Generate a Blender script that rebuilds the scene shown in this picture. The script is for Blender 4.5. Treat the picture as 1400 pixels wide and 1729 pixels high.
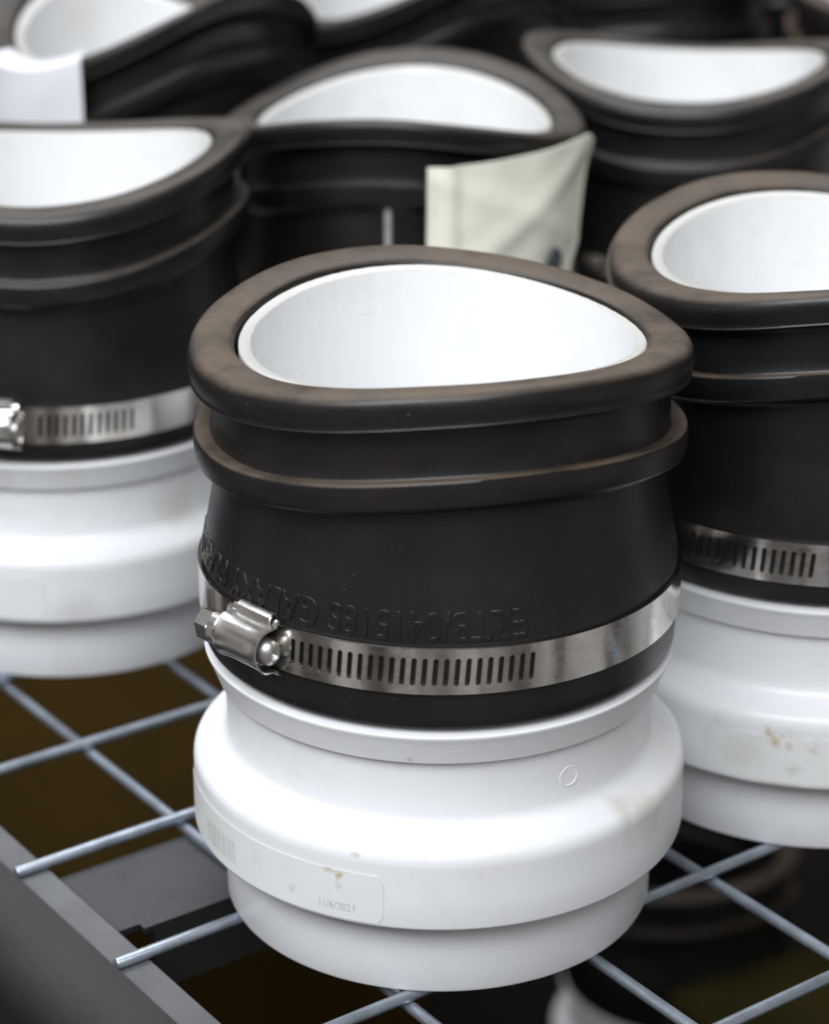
import bpy, bmesh, math, random
from mathutils import Vector, Matrix
random.seed(4)
S = 0.001                      # helpers take millimetres
scene = bpy.context.scene
for o in list(bpy.data.objects): bpy.data.objects.remove(o, do_unlink=True)
COL = scene.collection

# ------------------------------------------------------------------ camera
FOCUS = 0.545
cd = bpy.data.cameras.new('camera'); cam = bpy.data.objects.new('camera', cd); COL.objects.link(cam)
cd.sensor_fit = 'VERTICAL'; cd.sensor_height = 36.0; cd.sensor_width = 36.0
cd.lens = 3956.45 / 1729.0 * 36.0
cd.clip_start = 0.02; cd.clip_end = 50
r_ = Vector((1.0, 0.00035, 0.000865)); u_ = Vector((-0.00093338, 0.3760078, 0.926616)); f_ = Vector((0, 0.926616, -0.376008))
m = Matrix((r_, u_, -f_)).transposed().to_4x4()
m.translation = Vector((-6.1788, -528.083, 315.8766)) * S
cam.matrix_world = m
cd.dof.use_dof = True; cd.dof.focus_distance = FOCUS; cd.dof.aperture_fstop = 10.5; cd.dof.aperture_blades = 0
scene.camera = cam

# ------------------------------------------------------------------ surrounding light (indoor warehouse)
world = bpy.data.worlds.new('World'); scene.world = world; world.use_nodes = True
wn = world.node_tree.nodes; wl = world.node_tree.links
bg = wn['Background']; bg.inputs['Strength'].default_value = 0.36
tc = wn.new('ShaderNodeTexCoord'); mp = wn.new('ShaderNodeMapping'); mp.inputs['Scale'].default_value = (1.0, 1.0, 0.25)
nz = wn.new('ShaderNodeTexNoise'); nz.inputs['Scale'].default_value = 4.5; nz.inputs['Detail'].default_value = 3.0
cr = wn.new('ShaderNodeValToRGB')
cr.color_ramp.elements[0].position = 0.43; cr.color_ramp.elements[0].color = (0.10, 0.075, 0.055, 1)
cr.color_ramp.elements[1].position = 0.60; cr.color_ramp.elements[1].color = (1.05, 1.02, 1.0, 1)
wl.new(tc.outputs['Generated'], mp.inputs['Vector']); wl.new(mp.outputs[0], nz.inputs['Vector'])
wl.new(nz.outputs[0], cr.inputs['Fac']); wl.new(cr.outputs[0], bg.inputs['Color'])

def area(name, loc, target, sx, sy, power, color):
    d = bpy.data.lights.new(name, 'AREA'); d.shape = 'RECTANGLE'; d.size = sx; d.size_y = sy; d.energy = power; d.color = color
    o = bpy.data.objects.new(name, d); COL.objects.link(o); o.location = loc
    o.rotation_euler = (Vector(target) - Vector(loc)).to_track_quat('-Z', 'Y').to_euler()
    return o
area('ceiling_lamp_front', (-0.45, -1.10, 1.40), (0, 0.08, 0.08), 2.2, 0.9, 49, (0.945, 0.967, 1.0))
area('ceiling_lamp_rear', (-0.20, 0.75, 1.75), (0, 0.15, 0.1), 2.0, 0.7, 27, (0.96, 0.98, 1.0))

vs = scene.view_settings; vs.view_transform = 'Standard'; vs.look = 'None'; vs.exposure = 0.0; vs.gamma = 1.0
vs.use_curve_mapping = False

# ------------------------------------------------------------------ materials
def nodes(name):
    mt = bpy.data.materials.new(name); mt.use_nodes = True
    nt = mt.node_tree
    return mt, nt.nodes, nt.links, nt.nodes['Principled BSDF']
def noise(n, l, vec, scale, detail=4, rough=0.6):
    t = n.new('ShaderNodeTexNoise'); t.inputs['Scale'].default_value = scale; t.inputs['Detail'].default_value = detail
    t.inputs['Roughness'].default_value = rough
    l.new(vec, t.inputs['Vector']); return t.outputs[0]
def ramp(n, l, fac, a, b, ca=(0, 0, 0, 1), cb=(1, 1, 1, 1)):
    t = n.new('ShaderNodeValToRGB'); t.color_ramp.elements[0].position = a; t.color_ramp.elements[1].position = b
    t.color_ramp.elements[0].color = ca; t.color_ramp.elements[1].color = cb
    l.new(fac, t.inputs['Fac']); return t.outputs[0]
def math_(n, l, op, a, b, clamp=False):
    t = n.new('ShaderNodeMath'); t.operation = op; t.use_clamp = clamp
    for i, v in enumerate((a, b)):
        if isinstance(v, (int, float)): t.inputs[i].default_value = v
        else: l.new(v, t.inputs[i])
    return t.outputs[0]
def mix(n, l, fac, a, b):
    t = n.new('ShaderNodeMix'); t.data_type = 'RGBA'
    if isinstance(fac, (int, float)): t.inputs[0].default_value = fac
    else: l.new(fac, t.inputs[0])
    for i, v in ((6, a), (7, b)):
        if isinstance(v, tuple): t.inputs[i].default_value = v
        else: l.new(v, t.inputs[i])
    return t.outputs[2]
def coords(n, l):
    c = n.new('ShaderNodeTexCoord'); oi = n.new('ShaderNodeObjectInfo')
    v = n.new('ShaderNodeVectorMath'); v.operation = 'MULTIPLY_ADD'
    cb = n.new('ShaderNodeCombineXYZ')
    for i in range(3): l.new(oi.outputs['Random'], cb.inputs[i])
    l.new(cb.outputs[0], v.inputs[0]); v.inputs[1].default_value = (3.1, 5.3, 1.7)
    l.new(c.outputs['Object'], v.inputs[2])
    return c.outputs['Object'], v.outputs[0]
def bump(n, l, h, strength, dist, bsdf):
    b = n.new('ShaderNodeBump'); b.inputs['Strength'].default_value = strength; b.inputs['Distance'].default_value = dist
    l.new(h, b.inputs['Height']); l.new(b.outputs[0], bsdf.inputs['Normal'])

def pvc(name, stains=(), base=(0.80, 0.815, 0.835, 1)):
    mt, n, l, b = nodes(name)
    oc, v = coords(n, l)
    speck = ramp(n, l, noise(n, l, v, 420, 3, 0.6), 0.66, 0.76)
    patch = ramp(n, l, noise(n, l, v, 45, 4, 0.6), 0.52, 0.75)
    c = mix(n, l, math_(n, l, 'MULTIPLY', patch, 0.30), base, (0.66, 0.63, 0.57, 1))
    c = mix(n, l, math_(n, l, 'MULTIPLY', math_(n, l, 'MULTIPLY', speck, patch), 0.6), c, (0.42, 0.36, 0.28, 1))
    sm = n.new('ShaderNodeMapping'); sm.inputs['Scale'].default_value = (40, 40, 900); l.new(v, sm.inputs[0])
    scuff = math_(n, l, 'MULTIPLY', ramp(n, l, noise(n, l, sm.outputs[0], 1.0, 3, 0.6), 0.58, 0.74), ramp(n, l, noise(n, l, v, 60, 3, 0.6), 0.48, 0.66))
    c = mix(n, l, math_(n, l, 'MULTIPLY', scuff, 0.35), c, (0.60, 0.58, 0.54, 1))
    nz1 = noise(n, l, v, 480, 6, 0.75); nz2 = noise(n, l, v, 110, 5, 0.65)
    for (p, rad, amt, col) in stains:
        d = n.new('ShaderNodeVectorMath'); d.operation = 'DISTANCE'; l.new(oc, d.inputs[0]); d.inputs[1].default_value = [q * S for q in p]
        near = math_(n, l, 'SUBTRACT', 1.0, math_(n, l, 'DIVIDE', d.outputs['Value'], rad * S), True)
        big = rad >= 7
        brk = ramp(n, l, math_(n, l, 'ADD', math_(n, l, 'MULTIPLY', near, 0.55), nz2 if big else nz1), 0.62 if big else 0.74, 1.15 if big else 1.0)
        brk = math_(n, l, 'MULTIPLY', brk, math_(n, l, 'MULTIPLY', near, 3.0, True))
        c = mix(n, l, math_(n, l, 'MULTIPLY', brk, amt, True), c, col)
    l.new(c, b.inputs['Base Color'])
    l.new(ramp(n, l, noise(n, l, v, 90, 3), 0.3, 0.7, (0.30,) * 3 + (1,), (0.46,) * 3 + (1,)), b.inputs['Roughness'])
    b.inputs['IOR'].default_value = 1.5
    bump(n, l, noise(n, l, v, 500, 2), 0.10, 0.0004, b)
    return mt
TAN = (0.50, 0.38, 0.22, 1); GREY = (0.36, 0.34, 0.31, 1)
def pol(r, deg, z):            # angle measured from the front (-y), positive to the right
    t = math.radians(deg - 90); return (r * math.cos(t), r * math.sin(t), z)
PVC_FRONT = pvc('white_pvc', [
    (pol(62, 54, 40), 15, 0.38, (0.60, 0.52, 0.40, 1)), (pol(60, 47, 44), 8, 0.45, (0.45, 0.40, 0.32, 1)),
    (pol(62, -18.5, 40.5), 2.6, 0.7, TAN), (pol(56, -7.5, 63), 2.0, 0.6, GREY), (pol(58, 20, 47), 2.0, 0.8, TAN),
    (pol(56, 8, 60), 2, 0.4, GREY)])
PVC_RIGHT = pvc('white_pvc_scuffed', [
    (pol(62, -18.5, 36.5), 4, 0.8, TAN), (pol(62, -15, 35), 3.5, 0.8, TAN), (pol(62, -7.5, 34.6), 3.5, 0.6, TAN), (pol(62, -14, 30), 12, 0.25, GREY), (pol(62, -30, 34), 8, 0.25, GREY), (pol(62, -16, 24), 9, 0.3, TAN)])
PVC_LEFT = pvc('white_pvc_dusty', [(pol(56, 45, 52), 14, 0.45, (0.55, 0.50, 0.40, 1)), (pol(57, -14, 60), 14, 0.25, GREY), (pol(62, 8, 26), 10, 0.2, GREY)])
PVC_PLAIN = pvc('white_pvc_plain')
PVC_CUT = pvc('white_pvc_sleeve', [], (0.85, 0.86, 0.87, 1))
PVC_CUT_FRONT = pvc('white_pvc_sleeve_front', [((0, -48, 151), 16, 0.35, (0.45, 0.36, 0.22, 1)), ((16, -45, 150), 9, 0.9, (0.36, 0.28, 0.17, 1))], (0.85, 0.86, 0.87, 1))
PVC_EDGE = pvc('sawn_pvc_edge', [], (0.54, 0.54, 0.515, 1)); PVC_EDGE_FRONT = pvc('sawn_pvc_edge_front', [((2, -48, 150), 16, 0.8, (0.36, 0.28, 0.16, 1)), ((26, -40, 149), 14, 0.25, (0.5, 0.42, 0.30, 1))], (0.54, 0.54, 0.515, 1))

def rubber(name='black_rubber', dusty_top=1.0, dustc=(0.105, 0.077, 0.055, 1)):
    mt, n, l, b = nodes(name)
    oc, v = coords(n, l)
    g = n.new('ShaderNodeNewGeometry'); sx = n.new('ShaderNodeSeparateXYZ'); l.new(g.outputs['Normal'], sx.inputs[0])
    n1 = noise(n, l, v, 38, 5, 0.6); n2 = noise(n, l, v, 1100, 3, 0.8)
    up = math_(n, l, 'ADD', sx.outputs['Z'], math_(n, l, 'MULTIPLY', math_(n, l, 'SUBTRACT', n1, 0.5), 0.55))
    dust = math_(n, l, 'MULTIPLY', ramp(n, l, up, 0.46, 1.0), dusty_top)
    dust = math_(n, l, 'MULTIPLY', dust, math_(n, l, 'ADD', -0.02, math_(n, l, 'ADD', math_(n, l, 'MULTIPLY', n2, 0.8), math_(n, l, 'MULTIPLY', ramp(n, l, noise(n, l, v, 34, 6, 0.7), 0.36, 0.64), 0.85))), True)
    film = math_(n, l, 'MULTIPLY', ramp(n, l, noise(n, l, v, 22, 4, 0.65), 0.42, 0.72), 0.16)
    speck = ramp(n, l, noise(n, l, v, 1500, 1, 0.4), 0.78, 0.81)
    c = mix(n, l, film, (0.0080, 0.0072, 0.0072, 1), (0.052, 0.041, 0.033, 1))
    c = mix(n, l, dust, c, dustc)
    c = mix(n, l, math_(n, l, 'MULTIPLY', speck, 0.3), c, (0.35, 0.33, 0.3, 1))
    l.new(c, b.inputs['Base Color'])
    r = math_(n, l, 'ADD', math_(n, l, 'ADD', 0.24, math_(n, l, 'MULTIPLY', noise(n, l, v, 55, 5, 0.7), 0.22)), math_(n, l, 'MULTIPLY', dust, 0.35)); l.new(r, b.inputs['Roughness'])
    b.inputs['IOR'].default_value = 1.5
    bump(n, l, noise(n, l, v, 1300, 3, 0.6), 0.14, 0.0003, b)
    return mt
RUBBER = rubber(); RUBBER_GREY = rubber('dusty_grey_black_rubber', 1.0, (0.082, 0.070, 0.059, 1)); RUBBER_CLEAN = rubber('clean_black_rubber', 0.12)

def steel(name, base, rough, rust):
    mt, n, l, b = nodes(name)
    oc, v = coords(n, l)
    b.inputs['Metallic'].default_value = 1.0
    m1 = n.new('ShaderNodeMapping'); m1.inputs['Scale'].default_value = (1, 1, 9); l.new(v, m1.inputs[0])
    streak = noise(n, l, m1.outputs[0], 160, 3, 0.6)
    patch = ramp(n, l, noise(n, l, v, 70, 3, 0.6), 0.45, 0.68)
    c = mix(n, l, math_(n, l, 'MULTIPLY', patch, rust), base, (0.42, 0.33, 0.25, 1))
    l.new(c, b.inputs['Base Color'])
    l.new(math_(n, l, 'ADD', rough, math_(n, l, 'MULTIPLY', streak, 0.16)), b.inputs['Roughness'])
    bump(n, l, noise(n, l, v, 120, 3), 0.12, 0.0006, b)
    return mt
STEEL = steel('stainless_steel', (0.78, 0.76, 0.73, 1), 0.07, 0.45)
ZINC = steel('zinc_plated_steel', (0.84, 0.83, 0.81, 1), 0.18, 0.12)

ZINC_DULL = steel('dull_zinc_steel', (0.62, 0.61, 0.59, 1), 0.34, 0.2)

def simple(name, col, rough, metal=0.0, var=0.25, scale=60, bmp=0.1, spec=None):
    mt, n, l, b = nodes(name)
    oc, v = coords(n, l)
    f = noise(n, l, v, scale, 5, 0.62)
    dark = tuple(c * (1 - var) for c in col[:3]) + (1,); lite = tuple(min(1, c * (1 + var)) for c in col[:3]) + (1,)
    l.new(ramp(n, l, f, 0.32, 0.68, dark, lite), b.inputs['Base Color'])
    b.inputs['Roughness'].default_value = rough; b.inputs['Metallic'].default_value = metal
    bump(n, l, noise(n, l, v, scale * 12, 3), bmp, 0.0004, b)
    if rough >= 0.8: b.inputs['Specular IOR Level'].default_value = 0.08
    return mt
def dusty(name, base, dustc):  # dust on upward faces; on the beam also painted top light
    mt, n, l, b = nodes(name)
    oc, v = coords(n, l)
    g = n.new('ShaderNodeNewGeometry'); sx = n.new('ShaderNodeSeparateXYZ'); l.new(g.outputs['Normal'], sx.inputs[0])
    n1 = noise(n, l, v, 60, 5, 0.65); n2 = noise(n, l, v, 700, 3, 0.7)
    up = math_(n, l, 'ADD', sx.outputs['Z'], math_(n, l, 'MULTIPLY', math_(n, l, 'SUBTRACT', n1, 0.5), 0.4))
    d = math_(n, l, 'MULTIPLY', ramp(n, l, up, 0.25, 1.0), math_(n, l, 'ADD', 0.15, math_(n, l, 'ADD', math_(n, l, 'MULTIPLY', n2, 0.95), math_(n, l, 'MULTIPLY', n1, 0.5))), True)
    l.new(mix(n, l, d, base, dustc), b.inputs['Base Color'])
    l.new(math_(n, l, 'ADD', 0.45, math_(n, l, 'MULTIPLY', d, 0.3)), b.inputs['Roughness'])
    bump(n, l, n2, 0.15, 0.0004, b)
    return mt
WIRE = simple('galvanised_wire', (0.39, 0.44, 0.51), 0.36, 0.75, 0.22, 120, 0.15)
BEAM = dusty('grey_beam_paint_lit_top', (0.009, 0.008, 0.009, 1), (0.032, 0.030, 0.033, 1))  # paler top over dark face: dust plus overhead light put into the colour
LEDGE = simple('pale_grey_ledge_paint', (0.115, 0.118, 0.124), 0.55, 0.0, 0.14, 70, 0.2)
BAR = dusty('grey_support_paint', (0.012, 0.012, 0.013, 1), (0.060, 0.060, 0.066, 1))
STICKER = pvc('white_sticker_paper', [(pol(62, -22, 34.4), 3.0, 0.8, TAN), (pol(62, -25, 35.2), 2.6, 0.6, TAN), (pol(62, -22.5, 31.2), 2.6, 0.3, GREY), (pol(62, -34, 27), 2.6, 0.3, GREY), (pol(62, -45, 31), 5, 0.12, GREY)], (0.78, 0.80, 0.805, 1))
STICKER_PLAIN = pvc('white_sticker_paper_clean', [], (0.78, 0.80, 0.805, 1))
STICKER_RIGHT = pvc('white_sticker_paper_scuffed', [(pol(62, -17, 34.8), 3.6, 0.8, TAN), (pol(62, -13.5, 34.2), 2.4, 0.7, TAN), (pol(62, -7.5, 33.6), 3.0, 0.5, TAN), (pol(62, -12, 27.5), 4.5, 0.35, GREY), (pol(62, -24, 30), 9, 0.2, GREY)], (0.76, 0.775, 0.77, 1))
INK = simple('faded_grey_green_ink', (0.47, 0.53, 0.54), 0.6, 0.0, 0.3, 700, 0.0)
INK_FAINT = simple('very_faint_ink', (0.58, 0.61, 0.60), 0.6, 0.0, 0.2, 700, 0.0)
CREAM = simple('cream_plastic_bag', (0.84, 0.83, 0.71), 0.38, 0.0, 0.10, 40, 0.1)
WHITE = simple('white_label_film', (0.80, 0.81, 0.85), 0.30, 0.0, 0.03, 40, 0.06)
EYELET = simple('dark_print', (0.06, 0.07, 0.08), 0.5, 0.0, 0.2, 200, 0.1)
MARK = simple('pale_grey_mark', (0.35, 0.35, 0.36), 0.6, 0.0, 0.2, 200, 0.1)
BROWN = simple('shaded_brown_cardboard', (0.036, 0.021, 0.004), 1.0, 0.0, 0.2, 14, 0.3)  # brown taken far down, shade below the deck put into the colour
OLIVE = simple('shaded_olive_cardboard', (0.036, 0.029, 0.008), 0.9, 0.0, 0.2, 14, 0.3)  # olive darkened too, standing in for light blocked from above
SHADE_BOARD = simple('shade_dark_lower_shelf', (0.008, 0.007, 0.006), 0.9, 0.0, 0.3, 14, 0.3)  # near-black colour paints in the shade under the deck

# ------------------------------------------------------------------ mesh helpers
def me(name, verts, faces, mat, smooth=True, sharp=32):
    d = bpy.data.meshes.new(name); d.from_pydata([(x * S, y * S, z * S) for x, y, z in verts], [], faces)
    d.update()
    bm = bmesh.new(); bm.from_mesh(d); bmesh.ops.remove_doubles(bm, verts=bm.verts, dist=1e-7)
    bmesh.ops.recalc_face_normals(bm, faces=bm.faces); bm.to_mesh(d); bm.free()
    if smooth:
        for p in d.polygons: p.use_smooth = True
        d.set_sharp_from_angle(angle=math.radians(sharp))
    if mat: d.materials.append(mat)
    return d
def ob(name, data, parent=None, loc=None, rz=0.0):
    o = bpy.data.objects.new(name, data); COL.objects.link(o)
    if parent: o.parent = parent
    if loc: o.location = [c * S for c in loc]
    o.rotation_euler = (0, 0, rz)
    return o
def tag(o, label, cat, group=None):
    o['label'] = label; o['category'] = cat
    if group: o['group'] = group
    return o
def revolve(prof, n=160, closed=False, zfun=None):
    vv, ff = [], []
    k = len(prof)
    for i in range(n):
        t = 2 * math.pi * i / n
        for p in prof:
            r, z = p[0], p[1]
            if zfun: r, z = zfun(p, t)
            vv.append((r * math.cos(t), r * math.sin(t), z))
    for i in range(n):
        j = (i + 1) % n
        for a in range(k if closed else k - 1):
            b = (a + 1) % k
            ff.append((i * k + a, j * k + a, j * k + b, i * k + b))
    return vv, ff
def fillet(a, c, b, n=5):      # quadratic corner from a to b with control c
    return [tuple((1 - t) ** 2 * a[q] + 2 * t * (1 - t) * c[q] + t * t * b[q] for q in (0, 1)) for t in [i / n for i in range(n + 1)]]

# ------------------------------------------------------------------ saddle fitting meshes
hub_prof = ([(50.5, 6), (50.5, 0.6), (51.2, 0)] + [(53.4, 0), (54.0, 0.3), (54.35, 1.0), (54.5, 12), (54.6, 19.5)] +
            fillet((54.6, 19.5), (54.8, 21.4), (57, 21.6), 4) + [(60.6, 21.7)] + fillet((61.0, 21.75), (61.9, 21.8), (62.0, 22.8), 4) +
            [(62.0, 30), (61.85, 37)] + fillet((61.9, 38.2), (61.9, 41.4), (59.8, 42.4), 7) + fillet((56.0, 43.8), (53.4, 44.7), (53.15, 47.4), 7) +
            [(53.4, 60.6), (53.55, 61.4), (54.3, 61.8), (55.3, 62.2), (57.3, 67.6)] + fillet((57.8, 68.8), (58.7, 70.2), (57.7, 70.4), 5) +
            [(54.6, 70.7), (53.3, 71.2), (53.1, 74), (48.6, 74), (48.6, 60), (50.5, 40)])
def hub_mesh(mat):
    v, f = revolve(hub_prof, 192, True)
    return me('hub', v, f, mat)
ZC = 146.17
BOOT = [(54.6, 76, 0), (55.0, 72.9, 0), (57.0, 72.4, 0), (57.7, 72.6, 0), (58.0, 73.3, 0), (58.1, 76, 0), (58.1, 82, 0), (58.05, 92, 0), (57.8, 95, 0), (57.3, 98, 0), (56.7, 101.5, 0),
        (56.1, 104.5, 0), (55.5, 107.5, 0), (54.9, 111, 0), (54.5, -31, 1), (54.4, -29.2, 1), (54.6, -28.2, 1), (55.6, -27.6, 1), (57.8, -27.4, 1), (58.6, -27.1, 1), (58.95, -26.4, 1), (59.1, -24, 1),
        (59.15, -21.4, 1), (58.95, -20.7, 1), (58.5, -20.4, 1), (56.4, -20.5, 1), (55.2, -20.4, 1), (54.85, -19.8, 1), (54.8, -16, 1), (54.8, -10, 1), (55.0, -8.9, 1), (55.8, -8.5, 1), (58.3, -8.4, 1), (59.25, -8.4, 1), (59.45, -8.2, 1),
        (59.2, -7.8, 1), (59.5, -6.6, 1), (59.9, -5.0, 1), (59.9, -3.6, 1), (59.6, -2.2, 1), (58.9, -1.0, 1), (57.7, -0.2, 1), (56.0, 0.25, 1), (54.0, 0.45, 1), (52.0, 0.4, 1), (50.3, 0.2, 1), (49.3, -0.15, 1),
        (48.9, -0.7, 1), (48.85, -2, 1), (48.9, -14, 1)]
def sag(R, r, t):
    q = r * math.sin(t); return R - math.sqrt(max(R * R - q * q, 1))
def boot_mesh(R, zc=ZC, seed=0):
    rnd = random.Random(seed); ph = [rnd.uniform(0, 6.28) for _ in range(8)]
    def zf(p, t):
        r, z, s = p
        w = 0.16 * math.sin(3 * t + ph[0]) + 0.12 * math.sin(5 * t + ph[1]) + 0.06 * math.sin(11 * t + ph[2])
        if s: return r + w * 0.8, zc + sag(R, r, t) + z + w
        return r, z
    v, f = revolve(BOOT, 192, False, zf)
    return me('rubber_boot', v, f, RUBBER, sharp=50)
def sleeve_mesh(R, zc=ZC, seed=0, mat=None):
    rnd = random.Random(seed); n = 288
    rough = [rnd.uniform(-1, 1) for _ in range(n)]
    prof = [(45.3, 4, 0), (45.3, 110, 0), (45.3, -3, 1), (45.35, -1.0, 2), (45.8, -0.7, 2), (47.8, -0.6, 1), (48.2, -1.0, 1), (48.25, -12, 1), (48.25, 100, 0), (48.0, 76, 0), (48.0, 4, 0)]
    def zf(p, t):
        r, z, s = p
        if not s: return r, z
        i = int(t / 2 / math.pi * n) % n
        j = 0.12 * rough[i] * (1 if s == 2 else 0.3)
        return r + j, zc + sag(R, r, t) + z + 0.6 * j
    v, f = revolve(prof, n, True, zf)
    d = me('pvc_sleeve', v, f, mat or PVC_CUT); d.materials.append(PVC_EDGE_FRONT if mat else PVC_EDGE)
    for p in d.polygons:
        if abs(p.normal.z) > 0.7 and p.center.z > 0.12: p.material_index = 1
    return d

BR = 58.25; BZ0, BZ1 = 81.5, 92.6
def cyl(s_deg, z, r): return pol(r, s_deg, z)
def band_mesh(slots, r=BR, a0=None, a1=None, seed=0):
    """steel strap round the boot; real through slots between the angles listed in `slots`; a0..a1 cut it to an arc with a rounded end"""
    step = math.degrees(2.42 / r); zc = (BZ0 + BZ1) / 2; hh = (BZ1 - BZ0) / 2
    vv, ff = [], []
    full = a0 is None
    s0 = slots[0]; ns = int((slots[1] - s0) / step); s1 = s0 + ns * step
    def quad_run(b0, b1, taper=False):
        k = max(2, int((b1 - b0) / 2.0)); base = len(vv)
        for i in range(k + 1):
            a = b0 + (b1 - b0) * i / k
            h = hh
            if taper: u = max(0, (i / k - 0.72) / 0.28); h = hh * (1 - 0.42 * u * u)
            for q in (-1, -0.93, 0.93, 1): vv.append(cyl(a, zc + h * q, r))
        for i in range(k):
            for q in range(3): ff.append((base + 4 * i + q, base + 4 * i + 4 + q, base + 4 * i + 5 + q, base + 4 * i + 1 + q))
    for c in range(ns):
        a = s0 + (c + 0.5) * step; base = len(vv)
        inner, outer = [], []
        N = 8
        for i in range(N):                                   # top half circle, right to left
            t = math.pi * i / (N - 1)
            x = 0.58 * math.cos(t); z = 2.8 + 0.58 * math.sin(t)
            inner.append((x + 0.075 * z, z)); outer.append((1.21 - 2.42 * i / (N - 1), hh))
        for i in range(N):
            t = math.pi + math.pi * i / (N - 1)
            x = 0.58 * math.cos(t); z = -2.8 + 0.58 * math.sin(t)
            inner.append((x + 0.075 * z, z)); outer.append((-1.21 + 2.42 * i / (N - 1), -hh))
        for (x, z) in inner: vv.append(cyl(a + math.degrees(x / r), zc + z, r))
        for (x, z) in outer: vv.append(cyl(a + math.degrees(x / r), zc + z, r))
        M = 2 * N
        for i in range(M): ff.append((base + i, base + (i + 1) % M, base + M + (i + 1) % M, base + M + i))
    if full: quad_run(s1, s0 + 360)
    else:
        if s0 > a0: quad_run(a0, s0)
        quad_run(s1, a1, True)
    d = me('clamp_band', vv, ff, STEEL, sharp=40)
    return d
def housing_meshes():
    """worm-screw housing in a local frame: x along the strap, y outward, z up; origin on the strap"""
    def section(k, L):       # k = 0..1 along x
        fl = 1 + 0.10 * (2 * k - 1) ** 4
        pts = [(-0.15, -6.9), (0.35, -7.0), (0.9, -6.6), (1.3, -5.7)]
        for i in range(13):
            t = math.pi * (i / 12) - math.pi / 2
            pts.append((3.9 + 4.5 * math.cos(t) * fl, 5.0 * math.sin(t) * fl))
        pts += [(1.3, 5.7), (0.9, 6.6), (0.35, 7.0), (-0.15, 6.9)]
        return pts
    L = 15.0; K = 14; vv, ff = [], []
    for i in range(K + 1):
        k = i / K
        for (y, z) in section(k, L):
            bow = 0.6 * (1 - (z / 7.0) ** 2)                 # ends bow in towards the crown
            x = (k - 0.5) * (L - 2 * bow * (1 if y > 2 else 0.2))
            vv.append((x, y, z))
    n = len(section(0, L))
    for i in range(K):
        for j in range(n - 1): ff.append((i * n + j, i * n + j + 1, (i + 1) * n + j + 1, (i + 1) * n + j))
    body = me('screw_housing', vv, ff, ZINC, sharp=45)
    def turn(prof, n, ang=0.0, ax=3.9):
        v, f = [], []
        k = len(prof)
        for i in range(n):
            t = 2 * math.pi * i / n + ang
            for (x, r) in prof: v.append((x, ax + r * math.cos(t), r * math.sin(t)))
        for i in range(n):
            j = (i + 1) % n
            for a in range(k - 1): f.append((i * k + a, j * k + a, j * k + a + 1, i * k + a + 1))
        f.append([i * k for i in range(n)]); f.append([i * k + k - 1 for i in range(n)])
        return v, f
    hv, hf = turn([(-15.2, 3.7), (-14.9, 4.3), (-10.8, 4.45), (-10.5, 4.1)], 6, 0.3)
    cv, cf = turn([(-10.6, 4.35), (-10.4, 4.6), (-8.2, 4.6), (-7.9, 4.3), (-7.9, 3.4), (-5, 3.4)], 32)
    base = len(hv); head = me('hex_head', hv + cv, hf + [tuple(base + q for q in f) for f in cf], ZINC, sharp=25)
    tv, tf = turn([(-7, 3.4), (5.5, 3.4), (7.0, 3.3), (8.0, 3.1), (8.6, 2.6), (9.0, 1.5), (8.5, 0.9), (7.6, 0.1)], 24)
    tip = me('screw_tip', tv, tf, ZINC_DULL, sharp=60)
    # folded tab that wraps over the strap's upper edge
    vv, ff = [], []
    pr = [(-0.6, 3.2), (-0.65, 7.6), (-0.1, 8.25), (1.0, 8.3), (2.0, 7.7), (2.25, 6.4), (2.2, 5.2)]
    for i in range(7):
        x = -5.2 + 11.0 * i / 6
        for (y, z) in pr: vv.append((x, y - 0.0045 * x * x, z))
    for i in range(6):
        for j in range(len(pr) - 1): ff.append((i * 7 + j, i * 7 + j + 1, (i + 1) * 7 + j + 1, (i + 1) * 7 + j))
    tab = me('folded_tab', vv, ff, ZINC, sharp=60)
    return body, head, tip, tab
HOUSE = housing_meshes()
for _d in HOUSE:
    for _v in _d.vertices: _v.co.x = -_v.co.x
    _d.flip_normals()
def solid(o, t, off=1.0, bev=0.0):
    md = o.modifiers.new('thickness', 'SOLIDIFY'); md.thickness = t * S; md.offset = off; md.use_even_offset = False
    es = o.modifiers.new('crisp', 'EDGE_SPLIT'); es.split_angle = math.radians(40)
    if bev:
        b = o.modifiers.new('edge', 'BEVEL'); b.width = bev * S; b.segments = 2; b.limit_method = 'ANGLE'
    return o

def text_mesh(name, body, size, xs, mapper, extrude, mat, bevel=0.0, res=3):
    cu = bpy.data.curves.new('t', 'FONT'); cu.body = body; cu.size = size; cu.extrude = extrude; cu.bevel_depth = bevel; cu.bevel_resolution = 1
    cu.resolution_u = res; cu.space_character = 1.0
    o = bpy.data.objects.new('t', cu); COL.objects.link(o)
    bpy.context.view_layer.update()
    d = bpy.data.meshes.new_from_object(o.evaluated_get(bpy.context.evaluated_depsgraph_get()))
    bpy.data.objects.remove(o, do_unlink=True)
    d.name = name
    bm = bmesh.new(); bm.from_mesh(d)
    bmesh.ops.subdivide_edges(bm, edges=[e for e in bm.edges if e.calc_length() > 1.2], cuts=1)
    for v in bm.verts: v.co = Vector(mapper(v.co.x * xs, v.co.y, v.co.z)) * S
    bmesh.ops.recalc_face_normals(bm, faces=bm.faces)
    bm.to_mesh(d); bm.free()
    d.materials.clear(); d.materials.append(mat)
    return d

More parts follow.
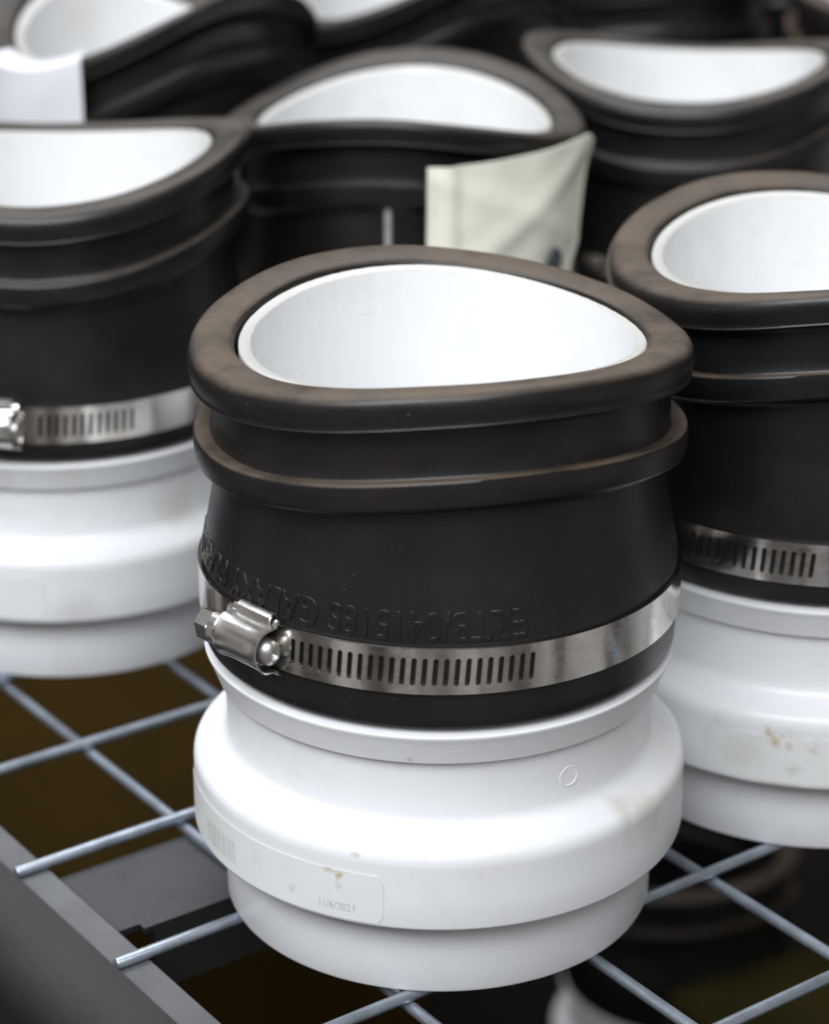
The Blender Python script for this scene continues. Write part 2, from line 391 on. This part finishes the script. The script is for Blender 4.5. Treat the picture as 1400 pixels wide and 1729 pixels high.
def sticker_mesh(r, a0, a1, z0, z1, rc=2.0, n=60, mat=None):
    """rounded sheet hugging the hub"""
    vv, ff = [], []; k = 7
    L = math.radians(a1 - a0) * r
    for i in range(n + 1):
        s = L * i / n; e = min(s, L - s)
        ins = rc - math.sqrt(max(rc * rc - (rc - e) ** 2, 0)) if e < rc else 0
        for j in range(k):
            z = (z0 + ins) + (z1 - z0 - 2 * ins) * j / (k - 1)
            vv.append(pol(r, a0 + math.degrees(s / r), z))
    for i in range(n):
        for j in range(k - 1): ff.append((i * k + j, (i + 1) * k + j, (i + 1) * k + j + 1, i * k + j + 1))
    return me('sticker', vv, ff, mat or STICKER)
def bars_mesh(r, a0, a1, z0, z1, seed=1):
    rnd = random.Random(seed); vv, ff = [], []; a = a0
    while a < a1:
        w = rnd.choice((0.25, 0.25, 0.5, 0.75)); b = len(vv)
        vv += [pol(r, a, z0), pol(r, a + w, z0), pol(r, a + w, z1), pol(r, a, z1)]; ff.append((b, b + 1, b + 2, b + 3))
        a += w + rnd.choice((0.25, 0.45, 0.7))
    return me('barcode', vv, ff, INK_FAINT, False)

_boots, _sleeves = {}, {}
_hubs = {}
def fitting(loc, phi, R, clamp, label, hubmat=PVC_PLAIN, zc=ZC, slots=(-36, 22.2), house=-45.8, seed=0, cut=None, clamped=True, drop=0.0, rub=None):
    root = ob('saddle_fitting', None, None, (loc[0], loc[1], loc[2] if len(loc) > 2 else 0))
    root.empty_display_size = 0.02
    tag(root, label, 'pipe fitting', 'saddle pipe fittings standing on the wire shelf')
    hk = hubmat.name
    if hk not in _hubs: _hubs[hk] = hub_mesh(hubmat)
    hub = ob('pvc_hub', _hubs[hk], root)
    boot = ob('rubber_boot', boot_mesh(R, zc, seed), root, None, phi)
    boot.data.materials[0] = rub or RUBBER
    if not clamped: return root, hub, boot, None, None
    sl = ob('pvc_sleeve', sleeve_mesh(R, zc, seed, cut), root, None, phi)
    if slots not in _boots: _boots[slots] = band_mesh(slots)
    band = solid(ob('hose_clamp', _boots[slots], root, (0, 0, -drop), math.radians(clamp)), 0.85, 1.0)
    a = math.radians(house - 90)
    for dname, d in zip(('screw_housing', 'hex_head', 'screw_tip', 'folded_tab'), HOUSE):
        o = ob(dname, d, band, pol(BR + 0.3, house, (BZ0 + BZ1) / 2 - 0.2))
        # local x = tangent (+angle direction), local y = outward radial
        o.rotation_euler = (0, 0, a - math.pi / 2)
        o.scale = (1.03, 0.82, 0.96)
        if dname in ('screw_housing', 'folded_tab'): solid(o, 0.55, 0.0)
    return root, hub, boot, sl, band

# ------------------------------------------------------------------ the shelf
ANG = 0.62754
WD = Vector((math.cos(ANG), math.sin(ANG), 0)); VD = Vector((math.sin(ANG), -math.cos(ANG), 0))
O = Vector((-100.70, 76.094, 0)); PA, PB = 53.1156, 48.9488
def G(w, v, z): q = O + WD * w + VD * v; return (q.x, q.y, z)
deck = ob('wire_deck', None, None, G(0, 0, -8)); deck.empty_display_size = 0.02
tag(deck, 'galvanised wire mesh shelf deck carrying the pipe fittings', 'wire shelf')
def wire_mesh(length, rad=1.55, n=12, seg=24, seed=0):
    rnd = random.Random(seed); vv, ff = [], []
    wob = [rnd.uniform(-0.12, 0.12) for _ in range(seg + 1)]
    ks = [0.0, 0.0] + [i / seg for i in range(seg + 1)] + [1.0, 1.0]
    rs = [0.55, 0.88] + [1.0] * (seg + 1) + [0.88, 0.55]
    for i, (k, q) in enumerate(zip(ks, rs)):
        x = k * length + (-0.5 if i == 0 else -0.4 if i == 1 else 0.4 if i == len(ks) - 2 else 0.5 if i == len(ks) - 1 else 0)
        for j in range(n):
            t = 2 * math.pi * j / n; vv.append((x, wob[min(max(i - 2, 0), seg)] + rad * q * math.cos(t), rad * q * math.sin(t)))
    m_ = len(ks)
    for i in range(m_ - 1):
        for j in range(n): ff.append((i * n + j, i * n + (j + 1) % n, (i + 1) * n + (j + 1) % n, (i + 1) * n + j))
    ff.append(list(range(n))); ff.append([(m_ - 1) * n + j for j in range(n)])
    return me('wire', vv, ff, WIRE)
WL, VL = 640.0, 800.0
wm = wire_mesh(WL, seed=1); vm = wire_mesh(VL, seed=2)
inv = Vector(deck.location)
for i in range(-9, 7):
    o = ob('wire', wm, deck); o.location = Vector(G(-50.0, PA * i, -1.55)) * S - inv; o.rotation_euler = (0, 0, ANG)
for j in range(0, 12):
    o = ob('wire', vm, deck); o.location = Vector(G(PB * j, -470, -4.6)) * S - inv; o.rotation_euler = (0, 0, ANG - math.pi / 2)
# flat steel support channels below the wires
def channel(v0, v1):
    vv, ff = [], []
    zt, zb, w0, w1 = -6.4, -26.0, -46.0, 590.0
    # top plate with a notch at its near corner, folded flanges on both sides
    out = [(w0, v0), (w1, v0), (w1, v1), (-33.0, v1), (-33.0, v1 - 2.6), (w0, v1 - 2.6)]
    b = 0
    for (w, v) in out: vv.append(Vector(G(w, v, zt)))
    for (w, v) in out: vv.append(Vector(G(w, v, zt - 1.8)))
    ff += [(0, 1, 2, 3, 4, 5), (11, 10, 9, 8, 7, 6)] + [(i, (i + 1) % 6, 6 + (i + 1) % 6, 6 + i) for i in range(6)]
    for (va, w00) in ((v0, w0 + 8), (v1 - 1.8, -30.0)):
        b = len(vv)
        for z in (zt - 1.8, zb):
            for (w, v) in ((w00, va), (w1, va), (w1, va + 1.8), (w00, va + 1.8)): vv.append(Vector(G(w, v, z)))
        ff += [(b, b + 1, b + 5, b + 4), (b + 1, b + 2, b + 6, b + 5), (b + 2, b + 3, b + 7, b + 6), (b + 3, b, b + 4, b + 7), (b + 4, b + 5, b + 6, b + 7)]
    o = me('support_channel', [tuple(v - inv / S) for v in vv], ff, BAR, False)
    return o
for v0, v1 in ((55, 89.5), (-250, -215.5)):
    ob('support_channel', channel(v0, v1), deck)
# shelf beam: rounded box with a recessed ledge for the wires
beam = ob('shelf_beam', None, None, G(-70, 0, -70)); beam.empty_display_size = 0.02
tag(beam, 'grey painted steel shelf beam along the front left edge of the deck', 'shelf beam')
binv = Vector(beam.location)
def extrude_beam(name, prof, v0, v1, mat, segs=40, sharp=30):
    vv, ff = [], []; k = len(prof)
    for i in range(segs + 1):
        v = v0 + (v1 - v0) * i / segs
        for (w, z) in prof: vv.append(tuple(Vector(G(w, v, z)) - binv / S))
    for i in range(segs):
        for j in range(k): ff.append((i * k + j, i * k + (j + 1) % k, (i + 1) * k + (j + 1) % k, (i + 1) * k + j))
    ff.append(list(range(k))); ff.append([segs * k + j for j in range(k)])
    return ob(name, me(name, vv, ff, mat, sharp=sharp), beam)
bp = [(-50.7, -90)] + [(-50.7, -2.0), (-51.1, -1.5)]
for i in range(13):
    t = math.radians(88 + 92 * i / 12); bp.append((-54 + 17 * math.cos(t), -18.5 + 17 * math.sin(t)))
bp += [(-71, -90)]
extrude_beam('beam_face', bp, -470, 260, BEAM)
extrude_beam('recessed_ledge', [(-50.6, -3.3), (-41.6, -3.3), (-41.0, -3.9), (-41.0, -60), (-50.6, -60)], -470, 260, LEDGE)
# what shows dimly underneath
lower = ob('lower_shelf', me('lower_shelf', [(-700, -300, -430), (900, -300, -430), (900, 1500, -430), (-700, 1500, -430)], [(0, 1, 2, 3)], SHADE_BOARD, False))
lower['kind'] = 'structure'

# ------------------------------------------------------------------ the fittings
F0 = fitting((0, 0), 0.325, 238, 0, 'sharpest fitting in front with raised lettering and clamp screw at its left', PVC_FRONT, seed=1, cut=PVC_CUT_FRONT); F0[3].location = (0.0004, -0.0001, 0)
F1 = fitting((104.6, 67.2), 0.26, 172, -31, 'fitting cut off by the right edge, with scuffed white hub and slotted clamp', PVC_RIGHT, seed=2, drop=3.6)
F2 = fitting((-116, 169.5), 1.598, 152, 0, 'fitting cut off by the left edge, its clamp screw at the picture border', PVC_LEFT, slots=(0.0, 30.5), house=-12, seed=3, drop=3.6, rub=RUBBER_GREY)
F3 = fitting((-9.5, 233), 3.012, 136, 40, 'fitting behind the front one, with cream bag against its boot', seed=4, rub=RUBBER_GREY)
F4 = fitting((91.5, 307), 1.403, 149, 70, 'back right fitting with wide crescent of white showing in its dusty rim', seed=5, rub=RUBBER_GREY)
F5 = fitting((-101, 316.5), 0.72, 76, 120, 'back left fitting with white film wrapped round its rim', seed=6, rub=RUBBER_GREY, zc=155)
F6 = fitting((-6, 402), 0.72, 76, 160, 'fitting at the top centre with a sliver of white opening showing', seed=7, rub=RUBBER_GREY, zc=155)
F7 = fitting((93, 522), 0.3, 238, 200, 'dark blurred fitting at the top right behind the crescent opening', seed=8, rub=RUBBER_GREY)
F8 = fitting((212, 478), 0.9, 200, 240, 'fitting in the far top right corner with brown dusty rim', seed=9)

F10 = fitting((172, 618), 0.9, 238, 300, 'dark fitting farthest back, its black body just seen at the top right edge', seed=11)
F9 = fitting((128, 503, -430), 0.5, 238, 20, 'fitting glimpsed dimly on the lower shelf through the wire deck', seed=10, clamped=False)

# raised lettering on the front boot (moulded upside down)
def map_letters(x, y, z):
    a = 19.6 - math.degrees(x / 57.3); zz = 100.6 - y
    rr = 58.05 - 0.19 * max(0, zz - 93.5) + z
    return pol(rr, a, zz)
boot0 = F0[2]
let = ob('raised_lettering', text_mesh('raised_lettering', 'EZTB/041518S GALAXY PLASTICS', 9.4, 0.81, map_letters, 0.30, RUBBER_CLEAN, 0.12), boot0)
let.rotation_euler = (0, 0, -0.325)
# sticker with faded print on the front hub
hub0 = F0[1]
st = solid(ob('sticker', sticker_mesh(62.06, -84, -12.4, 22.9, 35.6), hub0), 0.09, 1.0)
def flat(a0, z0, r):
    return lambda x, y, z: pol(r, a0 + math.degrees(x / r), z0 + y)
ob('printed_date', text_mesh('printed_date', '11/6/2023', 2.9, 0.84, flat(-27.6, 25.0, 62.19), 0.0, INK), hub0)
ob('barcode', bars_mesh(62.19, -66, -52.5, 25.5, 31.5), hub0)
# moulding marks on the neck
def torus_on(r, deg, z, R1, r1, name, arc=(0, 360), mat=PVC_FRONT):
    vv, ff = [], []; n, k = 28, 6
    for i in range(n + 1):
        t = math.radians(arc[0] + (arc[1] - arc[0]) * i / n)
        for j in range(k):
            q = 2 * math.pi * j / k; rad = R1 + r1 * math.cos(q)
            vv.append(pol(r + r1 * 0.7 * math.sin(q), deg + math.degrees(rad * math.cos(t) / r), z + rad * math.sin(t)))
    for i in range(n):
        for j in range(k): ff.append((i * k + j, i * k + (j + 1) % k, (i + 1) * k + (j + 1) % k, (i + 1) * k + j))
    return me(name, vv, ff, mat)
ob('moulding_ring', torus_on(53.25, 34.3, 52.9, 2.5, 0.28, 'moulding_ring'), hub0)
# stickers on the neighbours
st = solid(ob('sticker', sticker_mesh(62.06, -75, 0.0, 23.4, 37.0, mat=STICKER_PLAIN), F2[1]), 0.12, 1.0)
st = solid(ob('sticker', sticker_mesh(62.06, -34, 40, 23.2, 36.2, mat=STICKER_RIGHT), F1[1]), 0.09, 1.0)
# strap end lying over the slots of the left neighbour's clamp
solid(ob('strap_end', band_mesh((0.0, 30.5), BR + 0.5, -4, 33.5), F2[4]), 0.45, 1.0)
# thin pale vertical strip on the boot behind
vv = []; ff = []
for i in range(9):
    z = 117 + 15.5 * i / 8
    for a in (-5.9, -5.45, -4.75, -4.3): vv.append(pol(55.2 + (0.5 if abs(a + 5.1) < 0.5 else 0.0), a, z))
for i in range(8):
    for j in range(3): ff.append((4 * i + j, 4 * i + j + 1, 4 * i + j + 5, 4 * i + j + 4))
strip_ = solid(ob('vertical_strip', me('vertical_strip', vv, ff, MARK), F3[2]), 1.0, 0.0); strip_.rotation_euler = (0, 0, -3.012)

# cream bag hanging against the fitting behind the front one
def bag():
    n, k = 44, 30; vv, ff = [], []
    rnd = random.Random(3)
    for i in range(n + 1):
        u = i / n
        a = 6.5 + 61 * u
        for j in range(k + 1):
            w = j / k
            top = 145.2 + 2.6 * u ** 1.4 - 2.5 * max(0, (u - 0.96) / 0.04) ** 2; bot = 92.0 + 5 * u
            z = bot + (top - bot) * w
            puff = 2.4 * math.sin(math.pi * min(1, max(0, u * 1.05))) * math.sin(math.pi * (0.15 + 0.8 * w))
            fold = 1.5 * math.exp(-((u - 0.10) / 0.035) ** 2) + 1.0 * math.exp(-((w - 0.25 - 0.75 * u) / 0.09) ** 2) + 0.7 * math.exp(-((w - 0.95 + 0.6 * u) / 0.07) ** 2)
            fold += 0.4 * math.sin(8 * u + 5 * w) * math.sin(7 * w - 4 * u) + 0.06 * math.sin(23 * u - 13 * w)
            r = 62.4 + puff + fold + (2.0 * (u - 0.5) if u > 0.5 else 0)
            aa = a - 14 * u * (1 - w) * u
            vv.append(tuple(Vector(pol(r, aa, z))))
    for i in range(n):
        for j in range(k): ff.append((i * (k + 1) + j, (i + 1) * (k + 1) + j, (i + 1) * (k + 1) + j + 1, i * (k + 1) + j + 1))
    return me('cream_bag', vv, ff, CREAM, sharp=80)
bagroot = ob('cream_bag', bag(), None, (-9.5, 233, 0))
tag(bagroot, 'crumpled cream plastic bag hanging against the middle fitting', 'bag')
solid(bagroot, 1.0, 1.0)
ob('dark_printed_spot', me('dark_printed_spot', [pol(66.7, 45.0 + 3.0 * math.cos(t), 112 + 4.2 * math.sin(t)) for t in [i * math.pi / 12 for i in range(24)]] +
   [pol(67.6, 45.0 + 2.6 * math.cos(t), 112 + 3.6 * math.sin(t)) for t in [i * math.pi / 12 for i in range(24)]],
   [tuple(range(24, 48))] + [(i, (i + 1) % 24, 24 + (i + 1) % 24, 24 + i) for i in range(24)], EYELET), bagroot)

# white film wrapped over the rim of the back left fitting
def film():
    n, k = 40, 26; vv, ff = [], []
    for i in range(n + 1):
        a = -16.8 - 46 * i / n
        t = math.radians(a - 90) - 0.72
        zr = 155 + sag(76, 59, t)
        for j in range(k + 1):
            w = j / k
            if w < 0.22: q = w / 0.22; r = 52 + 8.6 * q; z = zr + 1.0 - 1.6 * q * q
            else: q = (w - 0.22) / 0.78; r = 60.6 + 0.4 * math.sin(3 * q); z = zr - 0.6 - 46 * q
            r += 0.18 * math.sin(14 * w + 0.11 * a)
            vv.append(pol(r, a, z))
    for i in range(n):
        for j in range(k): ff.append((i * (k + 1) + j, (i + 1) * (k + 1) + j, (i + 1) * (k + 1) + j + 1, i * (k + 1) + j + 1))
    return me('white_film', vv, ff, WHITE, sharp=60)
fl = solid(ob('white_film', film(), None, (-101, 316.5, 0)), 0.4, 1.0)
tag(fl, 'white glossy film folded over the rim of the back left fitting', 'label')

# ------------------------------------------------------------------ shadowy stock on the lower shelf
def box_obj(name, c, sx, sy, sz, rz, mat, label, cat):
    bm = bmesh.new(); bmesh.ops.create_cube(bm, size=1.0)
    for v in bm.verts: v.co = Vector((v.co.x * sx, v.co.y * sy, (v.co.z + 0.5) * sz)) * S
    bmesh.ops.bevel(bm, geom=bm.edges[:], offset=0.002, segments=2, affect='EDGES')
    d = bpy.data.meshes.new(name); bm.to_mesh(d); bm.free(); d.materials.append(mat)
    o = ob(name, d, None, c, rz); tag(o, label, cat); return o
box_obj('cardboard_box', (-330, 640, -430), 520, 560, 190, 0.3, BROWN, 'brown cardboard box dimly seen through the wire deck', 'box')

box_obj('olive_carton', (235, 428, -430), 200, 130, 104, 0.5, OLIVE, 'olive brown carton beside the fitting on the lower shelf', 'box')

# ------------------------------------------------------------------ render settings
scene.render.engine = 'CYCLES'
scene.render.resolution_x = 830; scene.render.resolution_y = 1024
